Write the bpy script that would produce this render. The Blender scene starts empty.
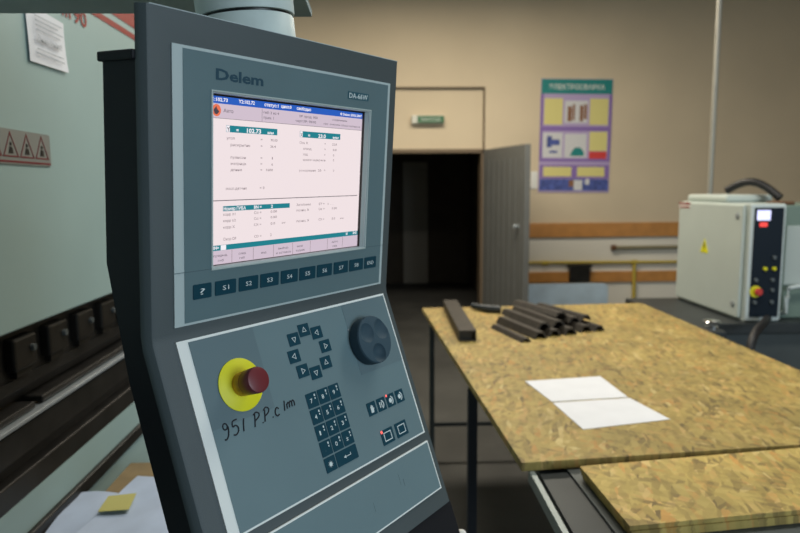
import bpy, bmesh, math, random
from mathutils import Matrix, Vector
random.seed(7)
SC = bpy.context.scene
COL = SC.collection
PI = math.pi

# ------------------------------------------------------------------ materials
def srgb(r, g, b):
    f = lambda c: (c/255/12.92) if c/255 <= .04045 else ((c/255+.055)/1.055)**2.4
    return (f(r), f(g), f(b), 1)

def mat(name, col, rough=.5, metal=0., var=0., vscale=6., bump=0., bscale=80., emit=None, es=1., spec=.5, coords='Object'):
    m = bpy.data.materials.new(name); m.use_nodes = True
    nt = m.node_tree; b = nt.nodes['Principled BSDF']
    b.inputs['Base Color'].default_value = col
    b.inputs['Roughness'].default_value = rough
    b.inputs['Metallic'].default_value = metal
    b.inputs['Specular IOR Level'].default_value = spec
    tc = nt.nodes.new('ShaderNodeTexCoord')
    if var:
        n = nt.nodes.new('ShaderNodeTexNoise'); n.inputs['Scale'].default_value = vscale
        n.inputs['Detail'].default_value = 6
        nt.links.new(tc.outputs[coords], n.inputs['Vector'])
        r = nt.nodes.new('ShaderNodeValToRGB')
        r.color_ramp.elements[0].position = .3; r.color_ramp.elements[1].position = .7
        r.color_ramp.elements[0].color = tuple(c*(1-var) for c in col[:3])+(1,)
        r.color_ramp.elements[1].color = tuple(min(1, c*(1+var)) for c in col[:3])+(1,)
        nt.links.new(n.outputs['Fac'], r.inputs['Fac'])
        nt.links.new(r.outputs['Color'], b.inputs['Base Color'])
    if bump:
        n2 = nt.nodes.new('ShaderNodeTexNoise'); n2.inputs['Scale'].default_value = bscale
        nt.links.new(tc.outputs[coords], n2.inputs['Vector'])
        bp = nt.nodes.new('ShaderNodeBump'); bp.inputs['Strength'].default_value = bump; bp.inputs['Distance'].default_value = .002
        nt.links.new(n2.outputs['Fac'], bp.inputs['Height'])
        nt.links.new(bp.outputs['Normal'], b.inputs['Normal'])
    if emit:
        b.inputs['Emission Color'].default_value = emit
        b.inputs['Emission Strength'].default_value = es
    return m

def osb_mat(name='osb', g=1.):
    m = bpy.data.materials.new(name); m.use_nodes = True
    nt = m.node_tree; b = nt.nodes['Principled BSDF']; L = nt.links.new
    b.inputs['Roughness'].default_value = .62
    tc = nt.nodes.new('ShaderNodeTexCoord')
    nz = nt.nodes.new('ShaderNodeTexNoise'); nz.inputs['Scale'].default_value = 9; nz.inputs['Detail'].default_value = 3
    L(tc.outputs['Object'], nz.inputs['Vector'])
    cols = []
    for k, (ang, sx, sy) in enumerate([(.6, 18, 70), (-.8, 22, 64), (1.75, 17, 78)]):
        mp = nt.nodes.new('ShaderNodeMapping'); mp.inputs['Rotation'].default_value = (0, 0, ang)
        mx = nt.nodes.new('ShaderNodeMixRGB'); mx.inputs['Fac'].default_value = .03
        L(tc.outputs['Object'], mx.inputs['Color1']); L(nz.outputs['Color'], mx.inputs['Color2'])
        L(mx.outputs['Color'], mp.inputs['Vector'])
        mq = nt.nodes.new('ShaderNodeMapping'); mq.inputs['Scale'].default_value = (sx, sy, 14)
        L(mp.outputs['Vector'], mq.inputs['Vector'])
        v = nt.nodes.new('ShaderNodeTexVoronoi'); v.inputs['Scale'].default_value = 1.
        L(mq.outputs['Vector'], v.inputs['Vector'])
        sep = nt.nodes.new('ShaderNodeSeparateColor'); L(v.outputs['Color'], sep.inputs['Color'])
        r = nt.nodes.new('ShaderNodeValToRGB')
        e = r.color_ramp.elements
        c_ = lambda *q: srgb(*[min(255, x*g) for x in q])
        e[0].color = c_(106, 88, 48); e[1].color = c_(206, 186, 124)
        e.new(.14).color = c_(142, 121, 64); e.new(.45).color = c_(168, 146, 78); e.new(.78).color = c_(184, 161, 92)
        e.new(.88).color = c_(182, 134, 66)
        L(sep.outputs['Red'], r.inputs['Fac']); cols.append((r, sep))
    a = nt.nodes.new('ShaderNodeMixRGB'); L(cols[0][1].outputs['Green'], a.inputs['Fac'])
    L(cols[0][0].outputs['Color'], a.inputs['Color1']); L(cols[1][0].outputs['Color'], a.inputs['Color2'])
    c = nt.nodes.new('ShaderNodeMixRGB'); L(cols[1][1].outputs['Blue'], c.inputs['Fac'])
    L(a.outputs['Color'], c.inputs['Color1']); L(cols[2][0].outputs['Color'], c.inputs['Color2'])
    # broad soiling of the used board
    st = nt.nodes.new('ShaderNodeTexNoise'); st.inputs['Scale'].default_value = 4.5; st.inputs['Detail'].default_value = 5
    L(tc.outputs['Object'], st.inputs['Vector'])
    sr = nt.nodes.new('ShaderNodeValToRGB'); sr.color_ramp.elements[0].position = .35; sr.color_ramp.elements[1].position = .65
    sr.color_ramp.elements[0].color = (.72, .74, .74, 1); sr.color_ramp.elements[1].color = (1, 1, 1, 1)
    L(st.outputs['Fac'], sr.inputs['Fac'])
    mu = nt.nodes.new('ShaderNodeMixRGB'); mu.blend_type = 'MULTIPLY'; mu.inputs['Fac'].default_value = 1
    L(c.outputs['Color'], mu.inputs['Color1']); L(sr.outputs['Color'], mu.inputs['Color2'])
    L(mu.outputs['Color'], b.inputs['Base Color'])
    bp = nt.nodes.new('ShaderNodeBump'); bp.inputs['Strength'].default_value = .3; bp.inputs['Distance'].default_value = .002
    L(cols[2][1].outputs['Red'], bp.inputs['Height']); L(bp.outputs['Normal'], b.inputs['Normal'])
    return m

def wall_mat():
    m = mat('wall_paint', srgb(208, 192, 164), .85, var=.06, vscale=1.1, bump=.25, bscale=30)
    nt = m.node_tree; L = nt.links.new; b = nt.nodes['Principled BSDF']
    src = b.inputs['Base Color'].links[0].from_socket
    g = nt.nodes.new('ShaderNodeNewGeometry'); sp = nt.nodes.new('ShaderNodeSeparateXYZ'); L(g.outputs['Position'], sp.inputs[0])
    lt = nt.nodes.new('ShaderNodeMath'); lt.operation = 'LESS_THAN'; lt.inputs[1].default_value = 1.07; L(sp.outputs['Z'], lt.inputs[0])
    mx = nt.nodes.new('ShaderNodeMixRGB'); L(lt.outputs[0], mx.inputs['Fac']); L(src, mx.inputs['Color1']); mx.inputs['Color2'].default_value = srgb(222, 218, 206)
    L(mx.outputs['Color'], b.inputs['Base Color'])
    return m

def emis(name, col, s=1.):
    m = bpy.data.materials.new(name); m.use_nodes = True
    nt = m.node_tree; b = nt.nodes['Principled BSDF']
    b.inputs['Base Color'].default_value = (.02, .02, .02, 1); b.inputs['Roughness'].default_value = .35
    b.inputs['Emission Color'].default_value = col; b.inputs['Emission Strength'].default_value = s
    return m

M = dict(
    wall=wall_mat(), osb=osb_mat(), osb_lit=osb_mat('osb_lit', 1.14),  # second board copy is lightened in colour for stronger light on the near stack
    ceil=mat('ceiling_paint', srgb(150, 140, 122), .9),
    floor=mat('floor_concrete', srgb(62, 62, 59), .7, var=.25, vscale=3, bump=.3),
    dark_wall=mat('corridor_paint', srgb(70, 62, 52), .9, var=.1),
    dark_door=mat('corridor_door_paint', srgb(150, 145, 135), .7),
    frame_and_shadow=mat('door_frame_and_shadow_line', srgb(110, 94, 74), .7),  # real door frame, and the painted shadow line round the panel above
    wood_trim=mat('varnished_rail', srgb(186, 130, 66), .45, var=.12, vscale=9),
    grey_door=mat('grey_metal_door', srgb(110, 112, 110), .5, var=.05),
    slab=mat('console_grey', srgb(70, 80, 82), .55, bump=.15, bscale=900),
    box=mat('console_black', srgb(13, 15, 22), .6, spec=.3, bump=.1, bscale=700),
    film=mat('panel_film', srgb(94, 119, 125), .5, bump=.12, bscale=1200, var=.04, vscale=8),
    film2=mat('panel_film_lower', srgb(106, 130, 136), .45, bump=.12, bscale=1200, var=.04, vscale=8),
    film3=mat('panel_film_patch', srgb(100, 122, 129), .4, bump=.12, bscale=1200),
    rim=mat('panel_rim', srgb(186, 200, 200), .5),
    rimw=mat('panel_rim_white', srgb(240, 244, 240), .5),
    seam=mat('film_seam', srgb(70, 90, 98), .6),
    key=mat('key_teal', srgb(4, 62, 78), .5, spec=.25),
    legend=mat('legend_white', srgb(214, 226, 226), .5),
    mplate=mat('model_plate_teal', srgb(34, 88, 102), .5),
    logo=mat('logo_teal', srgb(18, 66, 84), .5),
    bezel=mat('screen_bezel', srgb(176, 190, 188), .45),
    black=mat('black_plastic', srgb(9, 10, 12), .4),
    dial=mat('dial_grey', srgb(56, 78, 90), .65, spec=.25),
    dimple=mat('dial_dimple', srgb(54, 72, 82), .5),
    yellow=mat('stop_yellow', srgb(234, 230, 30), .5, var=.04, vscale=30),
    brass=mat('stop_collar', srgb(196, 150, 46), .45, var=.25, vscale=120),
    maroon=mat('stop_red', srgb(112, 34, 42), .42),
    ink=mat('marker_ink', srgb(16, 20, 30), .6),
    led=emis('indicator_red', (1, .12, .1, 1), 1.6),
    collar=mat('collar_paint', srgb(205, 218, 214), .5, var=.1, vscale=22),
    armp=mat('arm_paint', srgb(130, 150, 152), .55, var=.12, vscale=6),
    mach=mat('machine_paint', srgb(152, 176, 173), .5, var=.06, vscale=2.2, bump=.1, bscale=40),
    oily=mat('oily_steel', srgb(34, 33, 31), .45, metal=.3, var=.4, vscale=14),
    clampm=mat('clamp_bronze', srgb(33, 31, 27), .5, metal=.4, var=.4, vscale=20),
    steel=mat('bright_steel', srgb(160, 168, 172), .4, metal=.4),
    chrome=mat('chrome', srgb(220, 222, 224), .15, metal=1.),
    red=mat('logo_red', srgb(140, 32, 24), .5),
    white=mat('white_paint', srgb(222, 222, 216), .6),
    paper=mat('white_paper', srgb(226, 228, 232), .8, var=.03, vscale=12),
    papert=mat('paper_text', srgb(172, 176, 180), .8),
    papers=mat('drawing_paper', srgb(180, 196, 220), .8, var=.1, vscale=9),
    note=mat('yellow_note', srgb(186, 182, 110), .8),
    plate=mat('aluminium_plate', srgb(140, 144, 140), .45, metal=.3),
    wood=mat('raw_wood', srgb(128, 110, 76), .7, var=.2, vscale=14),
    tsteel=mat('table_steel', srgb(54, 59, 60), .5, metal=.3, var=.15, vscale=8),
    tgrey=mat('table_grey', srgb(84, 90, 90), .5, metal=.3, var=.1, vscale=8),
    tleg=mat('table_leg', srgb(52, 56, 64), .5),
    rail=mat('steel_rail', srgb(140, 150, 150), .4, metal=.4),
    bar=mat('dark_bar', srgb(50, 45, 38), .6, metal=.2, var=.3, vscale=20),
    bar2=mat('dark_bar_end', srgb(30, 28, 26), .6),
    blueish=mat('tool_blue_black', srgb(44, 52, 58), .5),
    cab=mat('cabinet_paint', srgb(188, 198, 192), .5, var=.03, vscale=4),
    cabf=mat('cabinet_front', srgb(206, 216, 214), .5),
    cabg=mat('cabinet_green', srgb(120, 140, 128), .5),
    navy=mat('navy_panel', srgb(20, 31, 42), .5, spec=.2),
    disp=emis('display_white', (.66, .68, 1, 1), 1.5),
    dred=emis('display_red', (1, .06, .05, 1), 1.2),
    btn=mat('button_grey', srgb(96, 104, 106), .5),
    pyel=mat('pipe_yellow', srgb(186, 164, 66), .5),
    pgrey=mat('pipe_olive', srgb(136, 128, 100), .5),
    prust=mat('pipe_rust', srgb(104, 74, 50), .7),
    bluep=mat('blue_panel', srgb(188, 212, 232), .6, var=.12, vscale=5),
    green=mat('exit_green', srgb(30, 96, 52), .5),
    lamp=mat('lamp_body', srgb(206, 206, 194), .5),
    teal=mat('poster_teal', srgb(20, 128, 124), .6),
    lilac=mat('poster_lilac', srgb(176, 158, 196), .6),
    pblue=mat('poster_blue', srgb(70, 84, 150), .6, var=.4, vscale=22),
    purp=mat('poster_purple', srgb(132, 104, 170), .6),
    pcream=mat('poster_yellow', srgb(216, 206, 130), .6),
    pwhite=mat('poster_white', srgb(206, 206, 206), .6),
    pred=mat('poster_red', srgb(206, 60, 54), .6),
    pbrown=mat('poster_brown', srgb(134, 90, 60), .6),
    hose=mat('black_rubber', srgb(22, 22, 24), .5),
    pole=mat('pole_grey', srgb(160, 158, 148), .45, metal=.3),
    scr=emis('screen_page', (.86, .745, .76, 1), 1.),
    scr_blue=emis('screen_blue', (.008, .095, .50, 1), 1.),
    scr_lilac=emis('screen_lilac', (.62, .51, .60, 1), 1.),
    scr_teal=emis('screen_teal', (.0, .2, .25, 1), 1.),
    scr_orange=emis('screen_orange', (.8, .16, .07, 1), 1.),
    scr_white=emis('screen_white', (.9, .86, .9, 1), 1.),
    scr_grey=emis('screen_grey_text', (.24, .18, .2, 1), 1.),
    scr_dark=emis('screen_dark_text', (.055, .04, .06, 1), 1.),
)

# ------------------------------------------------------------------ helpers
def bm_new(): return bmesh.new()

def add_box(bm, x0, x1, y0, y1, z0, z1, bevel=0., seg=2):
    r = bmesh.ops.create_cube(bm, size=1)
    vs = r['verts']
    for v in vs:
        v.co = Vector(((x0+x1)/2+v.co.x*(x1-x0), (y0+y1)/2+v.co.y*(y1-y0), (z0+z1)/2+v.co.z*(z1-z0)))
    if bevel:
        es = list({e for v in vs for e in v.link_edges})
        bmesh.ops.bevel(bm, geom=es, offset=bevel, segments=seg, profile=.5, affect='EDGES')
    return bm

def add_prism(bm, poly, z0, z1, axis='z'):
    """extrude a 2D polygon; axis 'z': (x,y) at z ; 'x': (y,z) at x"""
    def P(p, t):
        return (p[0], p[1], t) if axis == 'z' else ((t, p[0], p[1]) if axis == 'x' else (p[0], t, p[1]))
    a = [bm.verts.new(P(p, z0)) for p in poly]; b = [bm.verts.new(P(p, z1)) for p in poly]
    n = len(poly)
    bm.faces.new(a[::-1]); bm.faces.new(b)
    for i in range(n): bm.faces.new((a[i], a[(i+1) % n], b[(i+1) % n], b[i]))
    bmesh.ops.recalc_face_normals(bm, faces=bm.faces[:])
    return bm

def rrect(x0, x1, y0, y1, r=.001, n=4):
    pts = []
    for cx, cy, a0 in ((x1-r, y1-r, 0), (x0+r, y1-r, PI/2), (x0+r, y0+r, PI), (x1-r, y0+r, 1.5*PI)):
        for k in range(n+1):
            a = a0+k*PI/2/n; pts.append((cx+r*math.cos(a), cy+r*math.sin(a)))
    return pts

def add_tube(bm, pts, r, seg=12, cap=True):
    pts = [Vector(p) for p in pts]; rings = []
    up = Vector((0, 0, 1))
    for i, p in enumerate(pts):
        d = (pts[min(i+1, len(pts)-1)]-pts[max(i-1, 0)]).normalized()
        s = d.cross(up if abs(d.z) < .95 else Vector((1, 0, 0))).normalized(); t = s.cross(d)
        rr = r[i] if isinstance(r, (list, tuple)) else r
        rings.append([bm.verts.new(p+(s*math.cos(2*PI*k/seg)+t*math.sin(2*PI*k/seg))*rr) for k in range(seg)])
    for a, b in zip(rings, rings[1:]):
        for k in range(seg): bm.faces.new((a[k], a[(k+1) % seg], b[(k+1) % seg], b[k]))
    if cap: bm.faces.new(rings[0][::-1]); bm.faces.new(rings[-1])
    bmesh.ops.recalc_face_normals(bm, faces=bm.faces[:])
    return bm

def add_lathe(bm, prof, c=(0, 0, 0), seg=40, mtx=None):
    """prof: list of (radius, height); axis z"""
    start = set(bm.verts)
    rings = []
    for r, h in prof:
        if r < 1e-6: rings.append([bm.verts.new((0, 0, h))])
        else: rings.append([bm.verts.new((r*math.cos(2*PI*k/seg), r*math.sin(2*PI*k/seg), h)) for k in range(seg)])
    for a, b in zip(rings, rings[1:]):
        for k in range(seg):
            if len(a) == 1 and len(b) > 1: bm.faces.new((a[0], b[k], b[(k+1) % seg]))
            elif len(b) == 1 and len(a) > 1: bm.faces.new((a[k], a[(k+1) % seg], b[0]))
            elif len(a) > 1: bm.faces.new((a[k], a[(k+1) % seg], b[(k+1) % seg], b[k]))
    for v in bm.verts:
        if v not in start:
            v.co = (mtx @ v.co) if mtx else v.co+Vector(c)
    bmesh.ops.recalc_face_normals(bm, faces=bm.faces[:])
    return bm

def smooth(o, ang=40):
    me = o.data
    for p in me.polygons: p.use_smooth = True
    try: me.set_sharp_from_angle(angle=math.radians(ang))
    except Exception: pass

def obj(name, bm, m, parent=None, W=None, base=None, sm=False):
    """ONE mesh object. World-space vertices are moved into the frame W of the thing it belongs to."""
    me = bpy.data.meshes.new(name)
    if isinstance(bm, bpy.types.Mesh): me = bm; me.name = name
    else: bm.to_mesh(me); bm.free()
    me.materials.clear(); me.materials.append(M[m])
    o = bpy.data.objects.new(name, me); COL.objects.link(o)
    if parent:
        o.parent = parent
        if W is None: W = FR.get(parent.name)
        if W is not None: me.transform(W.inverted())
        FR[o.name] = W
    else:
        if base is None:
            xs = [v.co for v in me.vertices]
            base = (sum(c.x for c in xs)/len(xs), sum(c.y for c in xs)/len(xs), min(c.z for c in xs))
        T = Matrix.Translation(base); me.transform(T.inverted()); o.matrix_world = T; FR[o.name] = T
    if sm: smooth(o)
    return o
FR = {}

def tag(o, label=None, cat=None, group=None, kind=None):
    if label: o['label'] = label
    if cat: o['category'] = cat
    if group: o['group'] = group
    if kind: o['kind'] = kind
    return o

def thing(name, label, cat, loc, group=None, W=None):
    o = bpy.data.objects.new(name, None); COL.objects.link(o)
    o.empty_display_size = .05
    o.matrix_world = W if W is not None else Matrix.Translation(loc)
    FR[o.name] = o.matrix_world.copy()
    return tag(o, label, cat, group)

def struct(name, bm, m, parent=None):
    o = obj(name, bm, m, parent)
    if not parent: o['kind'] = 'structure'
    return o

def text_mesh(s, bold=0., sx=1., align='LEFT'):
    cu = bpy.data.curves.new('t', 'FONT'); cu.body = s; cu.size = 1; cu.offset = bold; cu.resolution_u = 2
    o = bpy.data.objects.new('t', cu); COL.objects.link(o)
    dg = bpy.context.evaluated_depsgraph_get(); dg.update()
    me = bpy.data.meshes.new_from_object(o.evaluated_get(dg))
    bpy.data.objects.remove(o); bpy.data.curves.remove(cu)
    return me

def text_into(bm, s, x0, y0, x1=None, h=None, bold=0., T=None, hz=.0002, vh=None):
    """put lettering s in bm: baseline-left (x0,y0), width to x1, cap height h (2D plane z=hz), then transform T"""
    me = text_mesh(s, bold)
    xs = [v.co.x for v in me.vertices]; ys = [v.co.y for v in me.vertices]
    if not xs: bpy.data.meshes.remove(me); return bm
    ax, bx = min(xs), max(xs)
    ky = h/.72; kx = (x1-x0)/(bx-ax) if x1 is not None else ky
    n0 = len(bm.verts)
    bm.from_mesh(me); bpy.data.meshes.remove(me)
    bm.verts.ensure_lookup_table()
    for v in bm.verts[n0:]:
        v.co = Vector((x0+(v.co.x-ax)*kx, y0+v.co.y*ky, hz))
        if T is not None: v.co = T @ v.co
    return bm

def frame_poly(bm, o, i, z0, z1):
    """rectangular ring: o,i = (x0,x1,y0,y1) outer and inner; outer at z0..z1"""
    add_box(bm, o[0], i[0], o[2], o[3], z0, z1); add_box(bm, i[1], o[1], o[2], o[3], z0, z1)
    add_box(bm, i[0], i[1], o[2], i[2], z0, z1); add_box(bm, i[0], i[1], i[3], o[3], z0, z1)
    return bm

def carve(o, cutters):
    """cut the cutter bmeshes out of mesh object o"""
    tmp = []
    for c in cutters:
        me = bpy.data.meshes.new('c'); c.to_mesh(me); c.free()
        k = bpy.data.objects.new('c', me); COL.objects.link(k); k.matrix_world = o.matrix_world; tmp.append(k)
        md = o.modifiers.new('b', 'BOOLEAN'); md.operation = 'DIFFERENCE'; md.solver = 'EXACT'; md.object = k
    par = o.parent; o.parent = None; o.matrix_world = Matrix.Identity(4)
    for k in tmp: k.matrix_world = Matrix.Identity(4)
    dg = bpy.context.evaluated_depsgraph_get(); dg.update()
    me = bpy.data.meshes.new_from_object(o.evaluated_get(dg))
    o.modifiers.clear(); old = o.data; nm = old.name; mt_ = old.materials[0]
    o.data = me; bpy.data.meshes.remove(old); me.name = nm
    me.materials.clear(); me.materials.append(mt_)
    for p in me.polygons: p.material_index = 0
    for k in tmp: bpy.data.objects.remove(k)
    o.parent = par; o.matrix_basis = Matrix.Identity(4)

# ------------------------------------------------------------------ camera
EYE = Vector((0, 0, 1.55))
fw = Vector((0.03410556, 0.9921618, -0.12021556)).normalized()
rt = Vector((fw.y, -fw.x, 0)).normalized(); upv = rt.cross(fw)
roll = math.radians(.4)
r2 = rt*math.cos(roll)-upv*math.sin(roll); u2 = upv*math.cos(roll)+rt*math.sin(roll)
cam = bpy.data.cameras.new('camera'); co = bpy.data.objects.new('camera', cam); COL.objects.link(co)
co.matrix_world = Matrix(((r2.x, u2.x, -fw.x, EYE.x), (r2.y, u2.y, -fw.y, EYE.y), (r2.z, u2.z, -fw.z, EYE.z), (0, 0, 0, 1)))
cam.sensor_fit = 'HORIZONTAL'; cam.sensor_width = 22.3; cam.lens = 640*22.3/800
cam.clip_start = .02; cam.clip_end = 60
cam.dof.use_dof = True; cam.dof.focus_distance = .78; cam.dof.aperture_fstop = 3.5
SC.camera = co

# ------------------------------------------------------------------ room
WY = 7.2
DX0, DX1, DZ = -.75, 1.193, 1.975
XL, XR, ZC = -4.2, 6.0, 4.1
b = bm_new(); add_box(b, XL, XR, -3, 11, -.1, 0); struct('floor', b, 'floor')
b = bm_new(); add_box(b, XL, XR, -3, 11, ZC, ZC+.1); struct('ceiling', b, 'ceil')
b = bm_new()
add_box(b, XL, DX0, WY, WY+.25, 0, ZC); add_box(b, DX1+.005, XR, WY, WY+.25, 0, ZC)
add_box(b, DX0, DX1+.005, WY+.035, WY+.25, DZ, 2.655); add_box(b, DX0, DX1+.005, WY, WY+.25, 2.655, ZC)
struct('wall_back', b, 'wall')
b = bm_new(); add_box(b, XL-.2, XL, -3, 11, 0, ZC); struct('wall_left', b, 'wall')
b = bm_new(); add_box(b, XR, XR+.2, -3, 11, 0, ZC); struct('wall_right', b, 'wall')
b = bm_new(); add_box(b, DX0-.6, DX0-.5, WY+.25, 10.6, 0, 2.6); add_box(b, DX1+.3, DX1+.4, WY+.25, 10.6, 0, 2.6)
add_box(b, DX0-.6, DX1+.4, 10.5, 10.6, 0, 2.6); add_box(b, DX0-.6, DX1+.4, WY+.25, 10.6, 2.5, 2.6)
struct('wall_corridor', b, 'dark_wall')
# thin strip painted as the shadow line round the filled-in panel above the doorway
b = bm_new(); add_box(b, DX0, 1.2, WY-.008, WY+.04, 2.645, 2.662); add_box(b, 1.185, 1.2, WY-.008, WY+.04, DZ, 2.645)
struct('trim_shadow', b, 'frame_and_shadow')
b = bm_new(); add_box(b, 1.70, 5.6, WY-.03, WY, .993, 1.155, .004); struct('trim_2', b, 'wood_trim')
b = bm_new(); add_box(b, 1.70, 5.6, WY-.03, WY, .474, .598, .004); struct('trim_3', b, 'wood_trim')
# door frame and open leaf
b = bm_new(); add_box(b, DX1-.03, DX1+.012, WY-.01, WY+.2, 0, DZ); add_box(b, DX0, DX1+.01, WY-.01, WY+.12, DZ-.03, DZ+.012)
struct('trim_4', b, 'frame_and_shadow')
ax, ay = 1.465-1.205, 6.25-7.19
Ld = math.hypot(ax, ay); ang = math.atan2(ay, ax)
TD = Matrix.Translation((1.205, 7.19, 0)) @ Matrix.Rotation(ang, 4, 'Z')
b = bm_new(); add_box(b, 0, Ld, -.02, .02, .01, DZ)
for k in range(7):
    x = .1+k*.125; add_box(b, x, x+.05, -.026, -.02, .12, DZ-.12, .002)
add_box(b, Ld-.05, Ld+.004, -.03, .03, .01, DZ, .003)
b.transform(TD); dl = struct('door_1', b, 'grey_door')
b = bm_new(); add_lathe(b, [(0, .05), (.02, .05), (.024, .035), (.01, .02), (.01, 0), (.026, 0), (.026, -.004)], seg=20,
                        mtx=TD @ Matrix.Translation((Ld-.13, -.03, 1.17)) @ Matrix.Rotation(PI/2, 4, 'X'))
tag(obj('door_handle', b, 'steel', dl, sm=True), 'round steel door handle')
b = bm_new(); add_box(b, .42, .82, 10.46, 10.5, 0, 1.98, .004); add_box(b, .46, .78, 10.44, 10.46, .9, 1.85, .004); struct('door_2', b, 'dark_door')

# ------------------------------------------------------------------ back-wall fittings
# emergency exit light
t = thing('exit_light', 'small green illuminated exit sign on the cream panel above the dark doorway', 'exit sign', (.565, WY+.035, 2.25))
b = bm_new(); add_box(b, .385, .745, WY-.045, WY+.035, 2.262, 2.352, .01); obj('housing', b, 'lamp', t)
b = bm_new(); add_box(b, .45, .742, WY-.05, WY-.044, 2.27, 2.345, .002); sg = obj('sign_face', b, 'green', t)
TW = Matrix.Translation((0, WY, 0)) @ Matrix.Rotation(PI/2, 4, 'X')
b = bm_new(); text_into(b, 'ВЫХОД', .49, 2.292, .70, .032, .0, TW, .0505); obj('lettering', b, 'white', sg)

# safety poster
t = thing('safety_poster', 'tall lilac wall poster with teal heading, pictures and yellow text boxes', 'poster', (2.215, WY, 1.5))
TP = Matrix.Translation((2.215, WY, 2.122)) @ Matrix.Rotation(math.radians(.6), 4, 'Y') @ Matrix.Rotation(PI/2, 4, 'X')
# poster plane: x right, y up, z toward room; size .80 x 1.245
def prect(bm, x0, x1, y0, y1, z): # coordinates as fractions of poster, y from top
    add_box(bm, -.4+.8*x0, -.4+.8*x1, .622-1.245*y1, .622-1.245*y0, 0, z); return bm
def ppart(name, rects, m, z, parent):
    bb = bm_new()
    for r in rects: prect(bb, *r, z)
    bb.transform(TP); return obj(name, bb, m, parent)
pb = ppart('board', [(0, 1, 0, 1)], 'lilac', .010, t)
hd = ppart('heading_band', [(.005, .995, .003, .13)], 'teal', .012, t)
b = bm_new(); text_into(b, 'ЭЛЕКТРОСВАРКА', -.31, .622-1.245*.092, .31, .055, .012, TP, .0123); obj('lettering', b, 'white', hd)
ppart('text_box', [(.05, .31, .17, .40)], 'pcream', .012, t)
ppart('text_box', [(.69, .95, .17, .40)], 'pcream', .012, t)
p = ppart('picture', [(.34, .66, .19, .385)], 'pwhite', .012, t)
ppart('drawing', [(.38, .44, .24, .37), (.45, .48, .22, .36), (.55, .6, .23, .37), (.61, .65, .22, .35)], 'pbrown', .0125, p)
ppart('divider', [(.0, 1, .415, .455), (.0, 1, .70, .725), (.0, .04, .13, .413), (.96, 1, .13, .413), (.0, .04, .457, .698), (.96, 1, .457, .698)], 'purp', .0115, t)
p = ppart('picture', [(.04, .32, .47, .69)], 'pwhite', .012, t)
ppart('drawing', [(.1, .17, .50, .6), (.17, .28, .53, .58), (.14, .25, .63, .65)], 'pblue', .0125, p)
p = ppart('picture', [(.35, .66, .48, .69)], 'pwhite', .012, t)
bb = bm_new(); add_prism(bb, [(-.4+.8*x, .622-1.245*y) for x, y in [(.43, .675), (.63, .675), (.62, .63), (.57, .6), (.5, .6), (.46, .63)]], .0, .0125)
bb.transform(TP); obj('drawing', bb, 'teal', p)
ppart('text_box', [(.7, .95, .46, .63)], 'pcream', .012, t)
ppart('warning_strip', [(.7, .95, .635, .70)], 'pred', .012, t)
ppart('lower_band', [(.01, .99, .755, .875)], 'purp', .0115, t)
ppart('text_box', [(.06, .46, .772, .858)], 'pcream', .012, t)
ppart('text_box', [(.54, .93, .772, .858)], 'pcream', .012, t)
p = ppart('photo_strip', [(.01, .99, .88, .985)], 'pblue', .012, t)
ppart('drawing', [(.5, .62, .89, .98), (.66, .72, .88, .93)], 'pwhite', .0125, p)
ppart('drawing', [(.43, .5, .89, .95)], 'pbrown', .0126, p)

b = bm_new(); add_box(b, 1.722, 1.80, WY-.012, WY, 1.54, 1.735, .004); add_box(b, 1.735, 1.787, WY-.015, WY-.012, 1.62, 1.70)
tag(obj('wall_notice', b, 'white'), 'small white card on the wall at the lower left of the poster', 'notice')

b = bm_new(); add_tube(b, [(1.6, WY-.035, .712), (2.3, WY-.035, .706), (5.4, WY-.035, .69)], .016)
add_tube(b, [(2.925, WY-.035, .70), (2.94, WY-.035, 0.02)], .02)
for x in (1.9, 2.925): add_tube(b, [(x-.03, WY-.035, .704), (x+.03, WY-.035, .703)], .026)
add_box(b, 1.86, 1.88, WY-.04, WY-.004, .68, .72)
tag(obj('gas_pipe', b, 'pyel', sm=True), 'yellow pipe along the wall with a branch going down to the floor', 'pipe')
t = thing('wall_pipe', 'olive grey pipe with rusty end between the two wooden wall rails', 'pipe', (3.3, WY, .86))
b = bm_new(); add_tube(b, [(2.68, WY-.04, .872), (5.0, WY-.04, .872)], .02); obj('tube', b, 'pgrey', t, sm=True)
b = bm_new(); add_tube(b, [(2.655, WY-.04, .872), (2.70, WY-.04, .872)], .032); add_tube(b, [(2.69, WY-.04, .872), (2.69, WY, .872)], .015); obj('end_cap', b, 'prust', t, sm=True)
b = bm_new(); add_box(b, 2.17, 2.40, WY-.10, WY-.03, .487, .68, .012); add_box(b, 2.15, 2.42, WY-.105, WY-.03, .655, .685, .006)
tag(obj('junction_box', b, 'oily'), 'dark box fixed on the lower wooden wall rail', 'box')
b = bm_new()
add_prism(b, rrect(1.55, 2.55, 0.0, .49, .05), WY-.26, WY-.20, axis='y')
add_box(b, 1.66, 1.70, WY-.20, WY-.03, 0, .45); add_box(b, 2.40, 2.44, WY-.20, WY-.03, 0, .45)
tag(obj('blue_panel', b, 'bluep'), 'pale blue board with rounded corners standing by the wall under the lower rail', 'panel')
b = bm_new(); add_tube(b, [(2.425, 4.62, 0), (2.425, 4.62, ZC)], .019, 16)
tag(obj('conduit_pole', b, 'pole', sm=True), 'thin grey vertical pole rising to the ceiling behind the control cabinet', 'pole')

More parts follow.
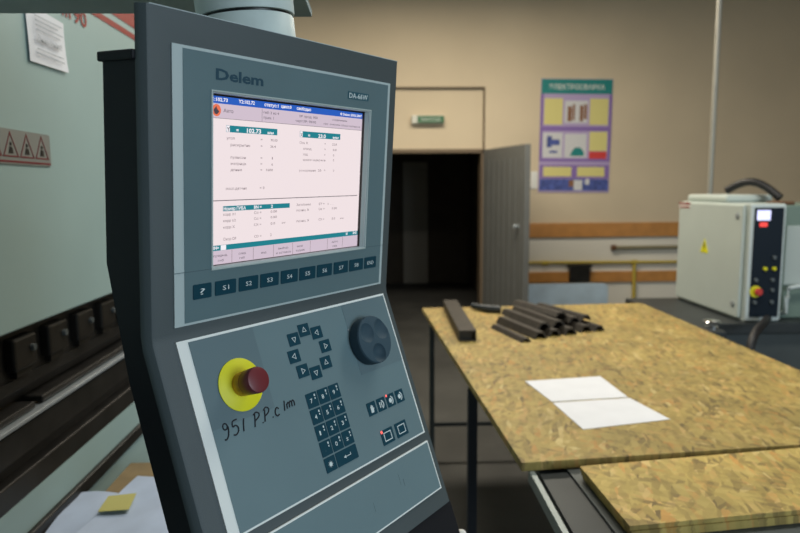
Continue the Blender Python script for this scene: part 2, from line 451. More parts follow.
# ------------------------------------------------------------------ press brake (left)
MX = -.76
pr = thing('press_brake', 'large grey green press brake with red stripes along the left side', 'machine', (MX-.3, 2.0, 0))
b = bm_new(); add_box(b, MX-.14, MX, .15, 3.7, 1.26, 2.45, .004); ram = obj('ram', b, 'mach', pr)
b = bm_new(); add_box(b, MX-.10, MX, .15, 3.7, 0, .786); add_box(b, MX-.10, MX, .15, 3.7, .822, .90); add_box(b, MX-.10, MX-.03, .15, 3.7, .78, .83)
obj('bed', b, 'mach', pr)
b = bm_new(); add_box(b, MX-.03, MX+.012, .15, 3.7, .787, .821, .003); obj('bed_rail', b, 'oily', pr)
b = bm_new(); add_box(b, MX-.9, MX-.10, 3.5, 3.7, 0, 2.45); obj('side_frame', b, 'mach', pr)
b = bm_new(); add_box(b, MX-.9, MX-.10, .15, .35, 0, 2.45); obj('side_frame', b, 'mach', pr)
b = bm_new(); add_box(b, MX-.12, MX-.035, .15, 3.7, 1.145, 1.262); obj('tool_holder', b, 'oily', pr)
for k in range(17):
    y = .36+.1455*k+.02
    if y > 2.75: break
    b = bm_new(); add_box(b, MX-.04, MX-.012, y-.045, y+.045, 1.165, 1.238, .006); add_box(b, MX-.04, MX-.02, y-.03, y+.03, 1.15, 1.17)
    c = obj('tool_clamp', b, 'clampm', pr)
    b = bm_new(); add_lathe(b, [(0, .008), (.007, .008), (.008, .006), (.008, 0)], seg=12, mtx=Matrix.Translation((MX-.012, y+.022, 1.207)) @ Matrix.Rotation(PI/2, 4, 'Y'))
    obj('bolt', b, 'tgrey', c, sm=True)
b = bm_new(); add_prism(b, [(MX-.11, 1.145), (MX-.03, 1.145), (MX-.03, 1.12), (MX-.05, 1.09), (MX-.07, 1.087), (MX-.1, 1.12)], .4, 3.5, axis='y'); obj('punch', b, 'oily', pr)
b = bm_new(); add_box(b, MX-.09, MX-.012, .4, 1.42, 1.068, 1.083, .004); add_box(b, MX-.09, MX-.012, 1.45, 3.5, 1.07, 1.085, .004)
obj('die_edge', b, 'oily', pr)
b = bm_new(); add_box(b, MX-.03, MX+.003, .4, 3.5, 1.057, 1.066, .002); obj('die_lip', b, 'steel', pr)
b = bm_new(); add_box(b, MX-.09, MX-.004, .4, 3.5, .99, 1.05); add_box(b, MX-.08, MX-.03, .4, 3.5, .95, .99); add_box(b, MX-.09, MX+.0, .4, 3.5, .90, .952, .004)
obj('die_holder', b, 'oily', pr)
# markings on the ram: plane facing +X, text runs along +Y
TR_ = Matrix.Translation((MX, 0, 0)) @ Matrix(((0, 0, 1, 0), (1, 0, 0, 0), (0, 1, 0, 0), (0, 0, 0, 1)))
def rpoly(poly, z=.0015):
    bb = bm_new(); add_prism(bb, poly, -.001, z); bb.transform(TR_); return bb
s = obj('stripe', rpoly([(.3, 2.021), (3.5, 2.021), (3.5, 2.038), (.3, 2.038)]), 'red', pr)
s2 = obj('stripe', rpoly([(.3, 2.057), (3.5, 2.057), (3.5, 2.16), (.3, 2.16)]), 'red', pr)
b = bm_new(); text_into(b, '90', 1.70, 1.9745, 1.775, .040, .02, TR_, .002); obj('lettering', b, 'red', pr)
b = bm_new(); text_into(b, 'm', 1.64, 1.9755, 1.685, .04, .02, TR_, .002); obj('lettering', b, 'red', pr)
# rivetted warning plate
b = rpoly(rrect(1.18, 1.534, 1.607, 1.679, .004), .003); pl = obj('warning_plate', b, 'plate', pr)
for k in range(5):
    c = 1.495-.062*k
    o_ = [(c-.029, 1.622), (c+.029, 1.622), (c, 1.674)]; i_ = [(c-.0245, 1.6248), (c+.0245, 1.6248), (c, 1.6690)]
    bb = bm_new()
    for q in range(3): # ring of three quads
        a, d = o_[q], o_[(q+1) % 3]; e, f = i_[(q+1) % 3], i_[q]
        add_prism(bb, [a, d, e, f], .003, .0038)
    bb.transform(TR_); obj('warning_triangle', bb, 'maroon', pl)
    bb = bm_new()
    add_prism(bb, [(c-.008, 1.629), (c+.008, 1.629), (c+.006, 1.641), (c-.004, 1.643)], .003, .004)
    add_prism(bb, [(c-.003, 1.645), (c+.004, 1.645), (c+.003, 1.652), (c-.002, 1.652)], .003, .004)
    bb.transform(TR_); obj('pictogram', bb, 'black', pl)
bb = bm_new(); add_box(bb, 1.19, 1.53, 1.6105, 1.6145, .003, .0036); bb.transform(TR_); obj('plate_line', bb, 'maroon', pl)

# paper taped to the ram
t = thing('paper_notice', 'white printed sheet taped to the grey green machine face', 'paper', (MX, 1.55, 1.83))
b = bm_new()
N = 8
g = []
for i in range(N+1):
    row = []
    for j in range(N+1):
        s_, q = i/N, j/N
        y = 1.466+.172*s_+.004*q; z = 1.957-.123*q-.004*s_*(1-q)+.004*s_*q
        x = MX+.003+.006*q*q*s_+.002*math.sin(3*s_+2*q)
        row.append(b.verts.new((x, y, z)))
    g.append(row)
for i in range(N):
    for j in range(N): b.faces.new((g[i][j], g[i+1][j], g[i+1][j+1], g[i][j+1]))
r = bmesh.ops.extrude_face_region(b, geom=b.faces[:])
for v in r['geom']:
    if isinstance(v, bmesh.types.BMVert): v.co.x += .0008
bmesh.ops.recalc_face_normals(b, faces=b.faces[:])
ps = obj('sheet', b, 'paper', t, sm=True)
b = bm_new(); text_into(b, 'Внимание!', 1.495, 1.882, 1.605, .014, .03, TR_, .0125)
for k, w in enumerate([.12, .10, .125, .11]):
    add_box(b, MX+.0115, MX+.0125, 1.49, 1.49+w, 1.935-k*.01, 1.937-k*.01)
for k, w in enumerate([.12, .125]): add_box(b, MX+.0115, MX+.0125, 1.49, 1.49+w, 1.864-k*.01, 1.866-k*.01)
obj('printed_text', b, 'papert', ps)

# low stand with drawings beside the bed
t = thing('wooden_stand', 'rough wooden stand against the machine bed under crumpled drawings', 'stand', (-.56, 1.5, 0))
b = bm_new(); add_box(b, -.70, -.38, 1.25, 1.74, .765, .795, .004); obj('top_board', b, 'wood', t)
for x in (-.69, -.42):
    for y in (1.29, 1.68):
        b = bm_new(); add_box(b, x-.018, x+.018, y-.018, y+.018, 0, .765, .002); obj('leg', b, 'wood', t)
def crumple(x0, x1, y0, y1, z, sk, seed, amp=.008, n=14):
    rd = random.Random(seed); ph = [rd.uniform(0, 6) for _ in range(6)]
    bb = bm_new(); g = []
    for i in range(n+1):
        row = []
        for j in range(n+1):
            s_, q = i/n, j/n
            x = x0+(x1-x0)*s_+sk*q; y = y0+(y1-y0)*q+.02*math.sin(5*s_+ph[0])
            zz = z+amp*(1+math.sin(7*s_+3*q+ph[1])*.6+math.sin(9*q-4*s_+ph[2])*.4)
            row.append(bb.verts.new((x, y, zz)))
        g.append(row)
    for i in range(n):
        for j in range(n): bb.faces.new((g[i][j], g[i+1][j], g[i+1][j+1], g[i][j+1]))
    r = bmesh.ops.extrude_face_region(bb, geom=bb.faces[:])
    for v in r['geom']:
        if isinstance(v, bmesh.types.BMVert): v.co.z += .001
    bmesh.ops.recalc_face_normals(bb, faces=bb.faces[:])
    return bb
tag(obj('drawing_sheet', crumple(-.735, -.42, 1.20, 1.53, .7955, -.02, 3), 'papers', sm=True), 'crumpled bluish white drawing lying on the wooden stand by the machine', 'paper')
tag(obj('drawing_sheet', crumple(-.66, -.40, 1.25, 1.60, .813, .03, 9, .005), 'papers', sm=True), 'upper bluish white drawing with a yellow note on it', 'paper')
b = bm_new(); add_prism(b, [(-.645, 1.405), (-.578, 1.412), (-.590, 1.492), (-.652, 1.480)], .8235, .8248)
tag(obj('sticky_note', b, 'note'), 'yellow note lying on the crumpled drawings', 'note')

# ------------------------------------------------------------------ work table, boards and what lies on them
tb = thing('work_table', 'dark steel work table carrying the chipboard sheets', 'table', (.95, 2.3, 0))
b = bm_new(); add_prism(b, [(.50, .75), (1.75, .80), (1.50, 3.58), (.40, 3.52)], .80, .844); add_prism(b, [(.53, .75), (1.7, .8), (1.45, 3.5), (.45, 3.5)], .77, .80)
obj('tabletop', b, 'tgrey', tb)
b = bm_new(); add_prism(b, [(.397, .75), (.499, .75), (.397, 3.5), (.37, 3.5), (.40, 1.5)], .79, .838); obj('side_channel', b, 'tsteel', tb)
b = bm_new(); add_prism(b, [(.373, .75), (.386, .75), (.386, 1.53), (.373, 1.53)], .815, .8455); obj('edge_rail', b, 'rail', tb)
for x, y, q, lm in ((.355, 2.36, .018, 'tleg'), (.30, 3.55, .014, 'tgrey'), (1.50, 2.3, .018, 'tleg'), (1.46, 3.5, .014, 'tgrey'), (.55, .85, .018, 'tleg'), (1.6, .9, .018, 'tleg')):
    b = bm_new(); add_box(b, x-q, x+q, y-q, y+q, 0, .79, .003); obj('leg', b, lm, tb)
b = bm_new(); add_box(b, .30, 1.46, 3.54, 3.56, .19, .21); obj('crossbar', b, 'tsteel', tb)

b = bm_new(); add_prism(b, [(.25, 3.628), (1.56, 3.695), (1.57, 1.64), (.354, 1.518)], .846, .868)
tag(obj('chipboard_sheet', b, 'osb'), 'large flat chipboard sheet covering the far part of the work table', 'board')
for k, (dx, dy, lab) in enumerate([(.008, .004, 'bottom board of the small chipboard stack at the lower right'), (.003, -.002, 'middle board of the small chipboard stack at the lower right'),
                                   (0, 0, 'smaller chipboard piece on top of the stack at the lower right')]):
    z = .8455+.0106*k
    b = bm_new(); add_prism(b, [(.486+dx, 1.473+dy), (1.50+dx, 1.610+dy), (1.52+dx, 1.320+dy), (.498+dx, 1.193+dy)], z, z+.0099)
    tag(obj('particle_board', b, 'osb_lit'), lab, 'board', 'stacked chipboard pieces')

def sheet(poly, z, lab, grp):
    bb = bm_new(); add_prism(bb, poly, z, z+.0012)
    return tag(obj('paper_sheet', bb, 'paper'), lab, 'paper', grp)
sheet([(.517, 2.191), (.802, 2.235), (.811, 2.00), (.552, 1.968)], .8685, 'farther of two white paper sheets on the chipboard', 'white sheets on the chipboard')
sheet([(.552, 1.957), (.814, 1.990), (.857, 1.794), (.576, 1.729)], .8685, 'nearer of two white paper sheets on the chipboard', 'white sheets on the chipboard')

def tube_bar(p0, p1, w, h, z, hollow=.006):
    d = Vector((p1[0]-p0[0], p1[1]-p0[1], 0)); Ln = d.length; a = math.atan2(d.y, d.x)
    bb = bm_new()
    add_box(bb, 0, Ln, -w/2, w/2, 0, hollow); add_box(bb, 0, Ln, -w/2, w/2, h-hollow, h)
    add_box(bb, 0, Ln, -w/2, -w/2+hollow, hollow, h-hollow); add_box(bb, 0, Ln, w/2-hollow, w/2, hollow, h-hollow)
    add_box(bb, .02, Ln-.02, -w/2+hollow, w/2-hollow, hollow, h-hollow)
    bb.transform(Matrix.Translation((p0[0], p0[1], z)) @ Matrix.Rotation(a, 4, 'Z')); return bb
tag(obj('steel_tube', tube_bar((.409, 3.60), (.398, 2.80), .078, .05, .8685), 'bar'), 'single dark square tube lying along the left edge of the chipboard', 'metal bar')

def angle_bar(p0, p1, w, h, z, t_=.007, flip=1):
    d = Vector((p1[0]-p0[0], p1[1]-p0[1], 0)); Ln = d.length; a = math.atan2(d.y, d.x)
    pr_ = [(-w/2, 0), (-w*.22, h), (w*.22, h), (w/2, 0), (w/2-t_*1.4, 0), (w*.22-t_*.5, h-t_), (-w*.22+t_*.5, h-t_), (-w/2+t_*1.4, 0)]
    if flip < 0: pr_ = [(x, h-y) for x, y in pr_]
    bb = bm_new(); add_prism(bb, pr_, 0, Ln, axis='x')
    bb.transform(Matrix.Translation((p0[0], p0[1], z)) @ Matrix.Rotation(a, 4, 'Z')); return bb
bars = [
    ((.575, 3.08), (.655, 2.77), .055, .018, .8685, 'flat dark bar at the near left of the bar pile'),
    ((.630, 3.20), (.735, 2.83), .072, .032, .8685, 'second dark channel from the left in the bar pile, at the bottom'),
    ((.705, 3.24), (.812, 2.87), .072, .032, .8685, 'third dark channel from the left in the bar pile, at the bottom'),
    ((.775, 3.28), (.895, 2.90), .072, .032, .8685, 'dark channel in the middle of the bar pile, at the bottom'),
    ((.850, 3.34), (.985, 2.95), .072, .032, .8685, 'dark channel on the right of the bar pile, at the bottom'),
    ((.925, 3.36), (1.055, 2.97), .060, .026, .8685, 'thin dark bar at the right end of the bar pile'),
    ((.665, 3.26), (.770, 2.90), .070, .026, .9015, 'upper dark channel on the left of the bar pile'),
    ((.735, 3.34), (.850, 2.94), .070, .026, .9015, 'upper dark channel in the middle of the bar pile'),
    ((.805, 3.42), (.950, 3.02), .070, .026, .9015, 'upper dark channel on the right of the bar pile'),
    ((.880, 3.42), (1.020, 3.06), .066, .026, .9015, 'upper dark channel at the far right of the bar pile'),
    ((.750, 3.40), (.890, 3.04), .068, .020, .9285, 'topmost dark bar of the bar pile'),
]
for p0, p1, w, h, z, lab in bars:
    tag(obj('metal_bar', angle_bar(p0, p1, w, h, z), 'bar'), lab, 'metal bar', 'dark bars piled on the chipboard')
b = bm_new(); add_tube(b, [(.53, 3.56, .89), (.60, 3.47, .89), (.67, 3.44, .89)], [.016, .02, .02], 10)
tag(obj('tool_handle', b, 'blueish', sm=True), 'short dark rounded tool lying just left of the bar pile', 'tool')

# ------------------------------------------------------------------ control cabinet (right)
mt = thing('machine_base', 'dark machine base under the grey control cabinet', 'machine', (2.5, 4.0, 0))
b = bm_new(); add_box(b, 1.76, 3.4, 3.56, 4.45, .70, .765, .006); add_box(b, 1.76, 1.90, 3.36, 3.57, .70, .765, .006); obj('bed_plate', b, 'tsteel', mt)
b = bm_new(); add_box(b, 1.85, 3.3, 3.6, 4.4, 0, .70); obj('plinth', b, 'tgrey', mt)
b = bm_new(); add_lathe(b, [(.035, 0), (.035, .008), (.014, .012), (.014, .022), (.04, .026), (.046, .034), (.036, .042), (0, .044)], c=(1.87, 3.47, .765), seg=20)
tag(obj('clamp_knob', b, 'chrome', sm=True), 'shiny chrome knob on the dark machine base below the cabinet', 'knob')

cb = thing('control_cabinet', 'grey green control cabinet with warning triangle and dark button panel', 'cabinet', (2.22, 4.0, .765))
b = bm_new(); add_box(b, 2.125, 2.335, 3.6, 4.42, .766, 1.452, .006); obj('body', b, 'cab', cb)
b = bm_new(); add_box(b, 2.104, 2.125, 3.625, 4.41, .785, 1.445, .006); dr = obj('door', b, 'cab', cb)
for z in (1.38, .86):
    b = bm_new(); add_lathe(b, [(0, .006), (.013, .006), (.020, .003), (.020, 0)], seg=20, mtx=Matrix.Translation((2.104, 3.68, z)) @ Matrix.Rotation(-PI/2, 4, 'Y')); obj('lock', b, 'steel', dr, sm=True)
TC = Matrix(((0, 0, -1, 2.104), (-1, 0, 0, 4.04), (0, 1, 0, 1.17), (0, 0, 0, 1)))
b = bm_new(); add_prism(b, [(-.05, -.04), (.05, -.04), (0, .05)], 0, .002); b.transform(TC); w = obj('warning_triangle', b, 'yellow', dr)
b = bm_new(); add_prism(b, [(-.002, .028), (.008, .028), (.002, .006), (.012, .006), (-.008, -.03), (-.003, -.002), (-.012, -.002)], .002, .003); b.transform(TC); obj('lightning_bolt', b, 'black', w)
b = bm_new(); add_box(b, -.37, -.21, .235, .275, 0, .002); b.transform(TC); lb = obj('name_plate', b, 'white', dr)
b = bm_new(); add_box(b, -.37, -.21, .262, .275, .002, .003); add_box(b, -.36, -.22, .24, .249, .002, .003); b.transform(TC); obj('red_print', b, 'red', lb)
b = bm_new(); add_box(b, 2.128, 2.333, 3.585, 3.6, .775, 1.448, .005); cf = obj('front_frame', b, 'cabf', cb)
b = bm_new(); add_box(b, 2.147, 2.318, 3.579, 3.586, .797, 1.430, .002); cp = obj('button_panel', b, 'navy', cb)
b = bm_new(); add_box(b, 2.160, 2.238, 3.575, 3.580, 1.358, 1.416, .002); obj('display', b, 'disp', cp)
b = bm_new(); add_box(b, 2.178, 2.222, 3.575, 3.580, 1.322, 1.346, .002); obj('display', b, 'dred', cp)
def button(x, z, r, m, h=.014):
    bb = bm_new(); add_lathe(bb, [(0, h), (r*.85, h), (r, h*.7), (r, 0)], seg=18, mtx=Matrix.Translation((x, 3.579, z)) @ Matrix.Rotation(PI/2, 4, 'X')); obj('button', bb, m, cp, sm=True)
for x, z, m in [(2.272, 1.145, 'btn'), (2.222, 1.08, 'yellow'), (2.275, 1.08, 'yellow'), (2.172, 1.015, 'btn'), (2.27, 1.015, 'btn'), (2.272, .955, 'btn'), (2.172, .885, 'btn'), (2.272, .885, 'btn')]:
    button(x, z, .011, m)
b = bm_new(); add_lathe(b, [(.034, .004), (.034, 0)], seg=24, mtx=Matrix.Translation((2.176, 3.579, .948)) @ Matrix.Rotation(PI/2, 4, 'X')); add_lathe(b, [(0, .004), (.034, .004)], seg=24, mtx=Matrix.Translation((2.176, 3.579, .948)) @ Matrix.Rotation(PI/2, 4, 'X')); obj('stop_disc', b, 'yellow', cp)
b = bm_new(); add_lathe(b, [(0, .03), (.018, .03), (.022, .024), (.022, .016), (.012, .014), (.012, 0)], seg=24, mtx=Matrix.Translation((2.183, 3.577, .948)) @ Matrix.Rotation(PI/2, 4, 'X')); obj('stop_button', b, 'pred', cp, sm=True)
b = bm_new(); add_box(b, 2.15, 2.45, 3.9, 4.4, 1.452, 1.50, .02, 3); obj('top_cover', b, 'cab', cb)
b = bm_new(); add_box(b, 2.375, 2.46, 3.70, 3.86, 1.439, 1.462, .008); glb = b

sc = thing('power_unit', 'green grey power unit standing close right of the control cabinet', 'cabinet', (2.7, 4.0, .765))
obj('cable_gland', glb, 'prust', sc)
b = bm_new(); add_box(b, 2.365, 3.0, 3.68, 4.4, .766, 1.44, .01); obj('body', b, 'cabg', sc)
b = bm_new(); add_box(b, 2.40, 2.55, 3.672, 3.682, .97, 1.32, .004); obj('front_plate', b, 'cab', sc)
b = bm_new(); add_tube(b, [(2.405, 3.68, .80), (2.405, 3.645, .81), (2.405, 3.64, .90), (2.415, 3.64, .955), (2.47, 3.64, .965), (2.53, 3.64, .965), (2.53, 3.68, .965)], .013, 10); obj('handle', b, 'cabf', sc, sm=True)

b = bm_new()
pts = [(2.235+.18*k/12, 4.05-.27*k/12, 1.525+.075*math.sin(PI*k/12)-.045*k/12) for k in range(13)]
add_tube(b, pts, .024, 12); tag(obj('power_cable', b, 'hose', sm=True), 'thick black cable arching over the top of the control cabinet', 'cable')
b = bm_new()
pts = []
HP = [Vector(p) for p in ((2.22, 3.52, .80), (2.10, 3.36, .81), (1.985, 3.25, .77), (1.935, 3.2, .67), (1.96, 3.2, .56), (2.05, 3.22, .42), (2.15, 3.25, .2), (2.16, 3.26, .024))]
for i in range(len(HP)-1):
    a, p, q, d = HP[max(i-1, 0)], HP[i], HP[i+1], HP[min(i+2, len(HP)-1)]
    for k in range(5):
        t_ = k/5; pts.append(.5*((2*p)+(q-a)*t_+(2*a-5*p+4*q-d)*t_*t_+(3*p-a-3*q+d)*t_**3))
pts.append(HP[-1])
add_tube(b, pts, .022, 12); tag(obj('rubber_hose', b, 'hose', sm=True), 'black rubber hose looping down in front of the machine base', 'hose')

# ------------------------------------------------------------------ control console
U = Vector((0.62284049, 0.78224572, 0.012703)); V = Vector((-0.05750296, 0.06196608, -0.9964204)); Nn = U.cross(V)
T0 = Vector((-0.20236, 0.66076174, 1.69484838))
WC = Matrix(((U.x, -V.x, -Nn.x, T0.x), (U.y, -V.y, -Nn.y, T0.y), (U.z, -V.z, -Nn.z, T0.z), (0, 0, 0, 1)))
# local frame: x along the face, y up, z out of the face towards the operator; origin = top left corner of the screen panel
con = thing('control_console', 'grey machine control console with lit screen, keypad and red stop button', 'control panel', None, W=WC)
I4 = Matrix.Identity(4)
cs, sn = math.cos(math.radians(24.888)), math.sin(math.radians(24.888))
HG = .3037
# lower face frame: x, y up-slope (negative = down from the hinge), z out
LOW = Matrix.Translation((0, -HG, 0)) @ Matrix.Rotation(-math.radians(24.888), 4, 'X')
def cpart(name, bm, m, parent=None, low=False, sm=False, label=None):
    if low: bm.transform(LOW)
    o = obj(name, bm, m, parent or con, W=I4, sm=sm)
    FR[o.name] = I4
    if label: o['label'] = label
    return o
# housing slab: profile in (y,z), swept along x, chamfered left/right edge
X0, X1 = -.030, .374
def hpt(v, h): return (-v, h)            # upper face coordinates
def lpt(w_, h):                           # lower face coordinates -> (y,z)
    return (-HG-w_*cs-h*sn*-1, w_*sn+h*cs)
prof = [hpt(-.0325, 0), hpt(.298, 0), lpt(.004, .0), lpt(.3295, 0), lpt(.3295, -.014), lpt(-.001, -.014), hpt(.30, -.0135), hpt(-.0325, -.0135)]
prof_in = prof
b = bm_new()
# front chamfer made of two sweeps: full width behind, narrower in front
def ring(x, z_off):
    pr2 = []
    front = [(-.0325, 'u'), (.298, 'u'), (.004, 'l'), (.3295, 'l')]
    out = []
    for v, k in front: out.append(hpt(v, -z_off) if k == 'u' else lpt(v, -z_off))
    for v, k in front[::-1]: out.append(hpt(v, -.0135) if k == 'u' else lpt(v, -.0135))
    return [b.verts.new((x, p[0], p[1])) for p in out]
rings = [ring(X0, .0125), ring(X0, .0105), ring(X0+.0015, .0065), ring(X0+.0055, .002), ring(X0+.0105, .0), ring(X1-.003, .0), ring(X1, .003), ring(X1, .0125)]
for a, c in zip(rings, rings[1:]):
    n = len(a)
    for i in range(n): b.faces.new((a[i], a[(i+1) % n], c[(i+1) % n], c[i]))
b.faces.new(rings[0][::-1]); b.faces.new(rings[-1])
bmesh.ops.recalc_face_normals(b, faces=b.faces[:])
hs = cpart('housing', b, 'slab', sm=True)
carve(hs, [add_box(bm_new(), .050, .3095, -.2328, -.0412, -.0115, .02)])
smooth(hs, 25)
# thin lip along the housing's top edge
b = bm_new(); add_box(b, X0+.008, X1-.001, .0325, .0335, -.0125, -.001); cpart('top_lip', b, 'rim')
# rear box
prof = [(-.0195, -.0135), (-.3, -.0135), lpt(.0, -.0142), lpt(.56, -.0142), lpt(.56, -.060), lpt(.03, -.056), (-.229, -.077), (-.0195, -.073)]
b = bm_new(); add_prism(b, prof, X0+.0005, X1-.004, axis='x'); bx = cpart('rear_box', b, 'box')
b = bm_new(); add_box(b, X0-.003, X1-.002, -.0195, -.0095, -.079, -.0137, .002); cpart('lid', b, 'box', bx)
b = bm_new()
add_prism(b, [lpt(.3297, -.004), lpt(.56, -.004), lpt(.56, -.0139), lpt(.3297, -.0139)], X0+.004, X1+.004, axis='x'); cpart('skirt', b, 'box')
# swivel collar on top
TCx = Matrix.Translation((.1755, 0, -.083)) @ Matrix.Rotation(math.radians(-8), 4, Vector((.8, .05, -.6))) @ Matrix.Rotation(-PI/2, 4, 'X')
b = bm_new(); add_lathe(b, [(0, -.008), (.058, -.008), (.057, .0), (.059, .002), (.059, .057), (.058, .059), (0, .059)], seg=64, mtx=TCx); cpart('swivel_collar', b, 'collar', sm=True)
b = bm_new(); add_lathe(b, [(0, .059), (.056, .059), (.056, .0620), (0, .0620)], seg=64, mtx=TCx); cpart('collar_gap', b, 'black', sm=True)

# --- upper panel
b = bm_new()
for (x0, x1, y0, y1) in ((0, .0495, -.2915, 0), (.310, .3545, -.2915, 0), (.0495, .310, -.0425, 0), (.0495, .310, -.2915, -.2315)):
    add_box(b, x0, x1, y0, y1, 0, .0022)
up_ = cpart('screen_panel', b, 'rim', label='light grey rim around the screen panel')
b = bm_new(); z0, z1 = .0022, .0028
add_box(b, .0123, .0475, -.2887, -.0030, z0, z1); add_box(b, .312, .3490, -.2887, -.0030, z0, z1)
add_box(b, .0475, .312, -.041, -.0030, z0, z1); add_box(b, .0475, .312, -.2887, -.2330, z0, z1)
cpart('film', b, 'film', up_)
b = bm_new(); add_box(b, .0002, .0475, -.2327, -.2322, .0022, .0030); add_box(b, .312, .3543, -.2327, -.2322, .0022, .0030); cpart('film_seam', b, 'seam', up_)
# bezel: light lip and inward chamfer
b = bm_new()
o_ = (.0463, .3133, -.2342, -.0399)
def rect_ring(bm, rects):
    rs = []
    for (x0, x1, y0, y1), z in rects: rs.append([bm.verts.new(p) for p in ((x0, y0, z), (x1, y0, z), (x1, y1, z), (x0, y1, z))])
    for a, c in zip(rs, rs[1:]):
        for i in range(4): bm.faces.new((a[i], a[(i+1) % 4], c[(i+1) % 4], c[i]))
ins = lambda d, dt=None: (o_[0]+d, o_[1]-d, o_[2]+(dt if dt is not None else d), o_[3]-(dt if dt is not None else d))
rect_ring(b, [(o_, .0020), (o_, .0036), (ins(.0012, .0012), .0038), (ins(.0017, .0017), .0034), (ins(.0060, .0032), -.0030), (ins(.0060, .0032), -.0034)])
bmesh.ops.recalc_face_normals(b, faces=b.faces[:])
bz = cpart('screen_bezel', b, 'bezel')
b = bm_new(); i2 = ins(.0060, .0032)
rect_ring(b, [(i2, -.0033), (i2, -.0090)])
add_box(b, i2[0]-.002, i2[1]+.002, i2[2]-.002, i2[3]+.002, -.0098, -.0085)
cpart('dark_surround', b, 'black', bz)
# screen: page lies 7 mm behind the face
SX0, SX1, SY0, SY1, SZ = .0548, .3065, -.2306, -.0450, -.0070
b = bm_new(); add_box(b, SX0, SX1, SY0, SY1, -.0084, SZ); scn = cpart('screen', b, 'scr', label='lit pinkish white screen page')
# screen layout from the apparent position on the face (u,v in mm at the face) to true place 7 mm deeper
def sx(u): return SX0+(u-49.7)/248.6*(SX1-SX0)
def sy(v): return SY1-(v-45.8)/183.*(SY1-SY0)
def srect(rects, name, m, z=.0002, label=None):
    bb = bm_new()
    for u0, u1, v0, v1 in rects: add_box(bb, sx(u0), sx(u1), sy(v1), sy(v0), SZ, SZ+z)
    return cpart(name, bb, m, scn)
def stext(items, name, m, z=.0004, h=3.0, bold=0.):
    for it in items:                     # (words, left, right, baseline, cap height)
        s_, u0, u1, v = it[:4]; hh = it[4] if len(it) > 4 else h
        bb = bm_new(); text_into(bb, s_, sx(u0), sy(v), sx(u1), hh/1000, bold, None, SZ+z)
        cpart(name, bb, m, scn)
def sbars(rects, name, m, z=.0002):
    for r in rects: srect([r], name, m, z)
sbars([(49.7, 298.3, 45.8, 53.4)], 'status_bar', 'scr_blue')
sbars([(49.7, 298.3, 53.4, 68.8)], 'title_bar', 'scr_lilac')
sbars([(49.7, 298.3, 213.3, 228.8)], 'softkey_bar', 'scr_lilac')
sbars([(49.7, 298.3, 207.3, 213.3), (68.4, 143.1, 75.6, 82.9), (180.5, 254.7, 75.8, 83.3), (64.6, 165.8, 163.9, 169.6)], 'highlight_bar', 'scr_teal')
sbars([(61.4, 68.8, 207.6, 213.1), (68.6, 73.2, 75.9, 82.7), (180.8, 185, 76, 83.1)], 'cursor_box', 'scr_white', .0003)
sbars([(50.5, 294, 157.2, 158.0), (119, 119.4, 54.5, 68), (49.7, 298.3, 68.6, 69.0)], 'ruled_line', 'scr_dark', .00025)
sbars([(u, u+.5, 214, 228.4) for u in (76.8, 108.3, 140, 172, 203.6, 236, 266.4)], 'softkey_divider', 'scr_grey', .0003)
bb = bm_new(); add_prism(bb, [(sx(55.5+5.8*math.cos(k*PI/12)), sy(60.6-6.4*math.sin(k*PI/12))) for k in range(24)], SZ, SZ+.0003); ic = cpart('mode_icon', bb, 'scr_orange', scn)
bb = bm_new(); add_prism(bb, [(sx(u), sy(v)) for u, v in ((51.5, 60.5), (55, 56.5), (56, 59), (59, 62), (56, 65), (53, 64.5))], SZ, SZ+.0005); cpart('icon_mark', bb, 'scr_dark', scn)
stext([('1:102.73', 50.5, 70.2, 51), ('Y2:102.72', 85.1, 108.1, 50.6), ('статус:1', 122.4, 144.2, 50.8), ('цикл:0', 148.3, 165.1, 50.6), ('свободно', 173.8, 198.5, 50.8), ('© Delem 2002-2007', 252.7, 296.6, 51.4, 3.2)], 'white_lettering', 'scr_white', h=3.8, bold=.025)
stext([('=', 82, 85.5, 82.2), ('102.73', 97.1, 117.9, 82.2, 5), ('мм', 127.9, 137.3, 82.2, 3.6), ('=', 194.5, 198, 82.4), ('23.0', 212.6, 226.6, 82.4, 4.6), ('мм', 240.1, 251, 82.4, 3.4)], 'white_lettering', 'scr_white', h=4.2, bold=.03)
stext([('Номер ГИБА', 65.2, 96.6, 168.7), ('BN =', 108.7, 120.3, 168.4), ('2', 134.8, 138, 168.4), ('BN=', 50, 58.7, 211.8), ('М', 273, 276.5, 211.6), ('INS', 288, 296, 211.6)], 'white_lettering', 'scr_white', h=3.8, bold=.025)
stext([('Y', 68.9, 73, 82, 4.6), ('X', 181.2, 184.6, 82.3, 4.4)], 'axis_letter', 'scr_dark', .0006, bold=.02)
stext([('Авто', 64.6, 77.9, 62.1, 3.8), ('гиб: 2 из 4', 121.4, 144.9, 59.2), ('прав: 1', 121.5, 136.9, 65), ('№ прод: 000', 178.9, 210.6, 59.4), ('черт.№: 90/90', 172.4, 207.8, 65.2), ('соединение', 237.9, 266.7, 59.3, 2.4), ('графический обзор процесса', 222.2, 293.9, 65.4, 2.4)], 'title_lettering', 'scr_dark')
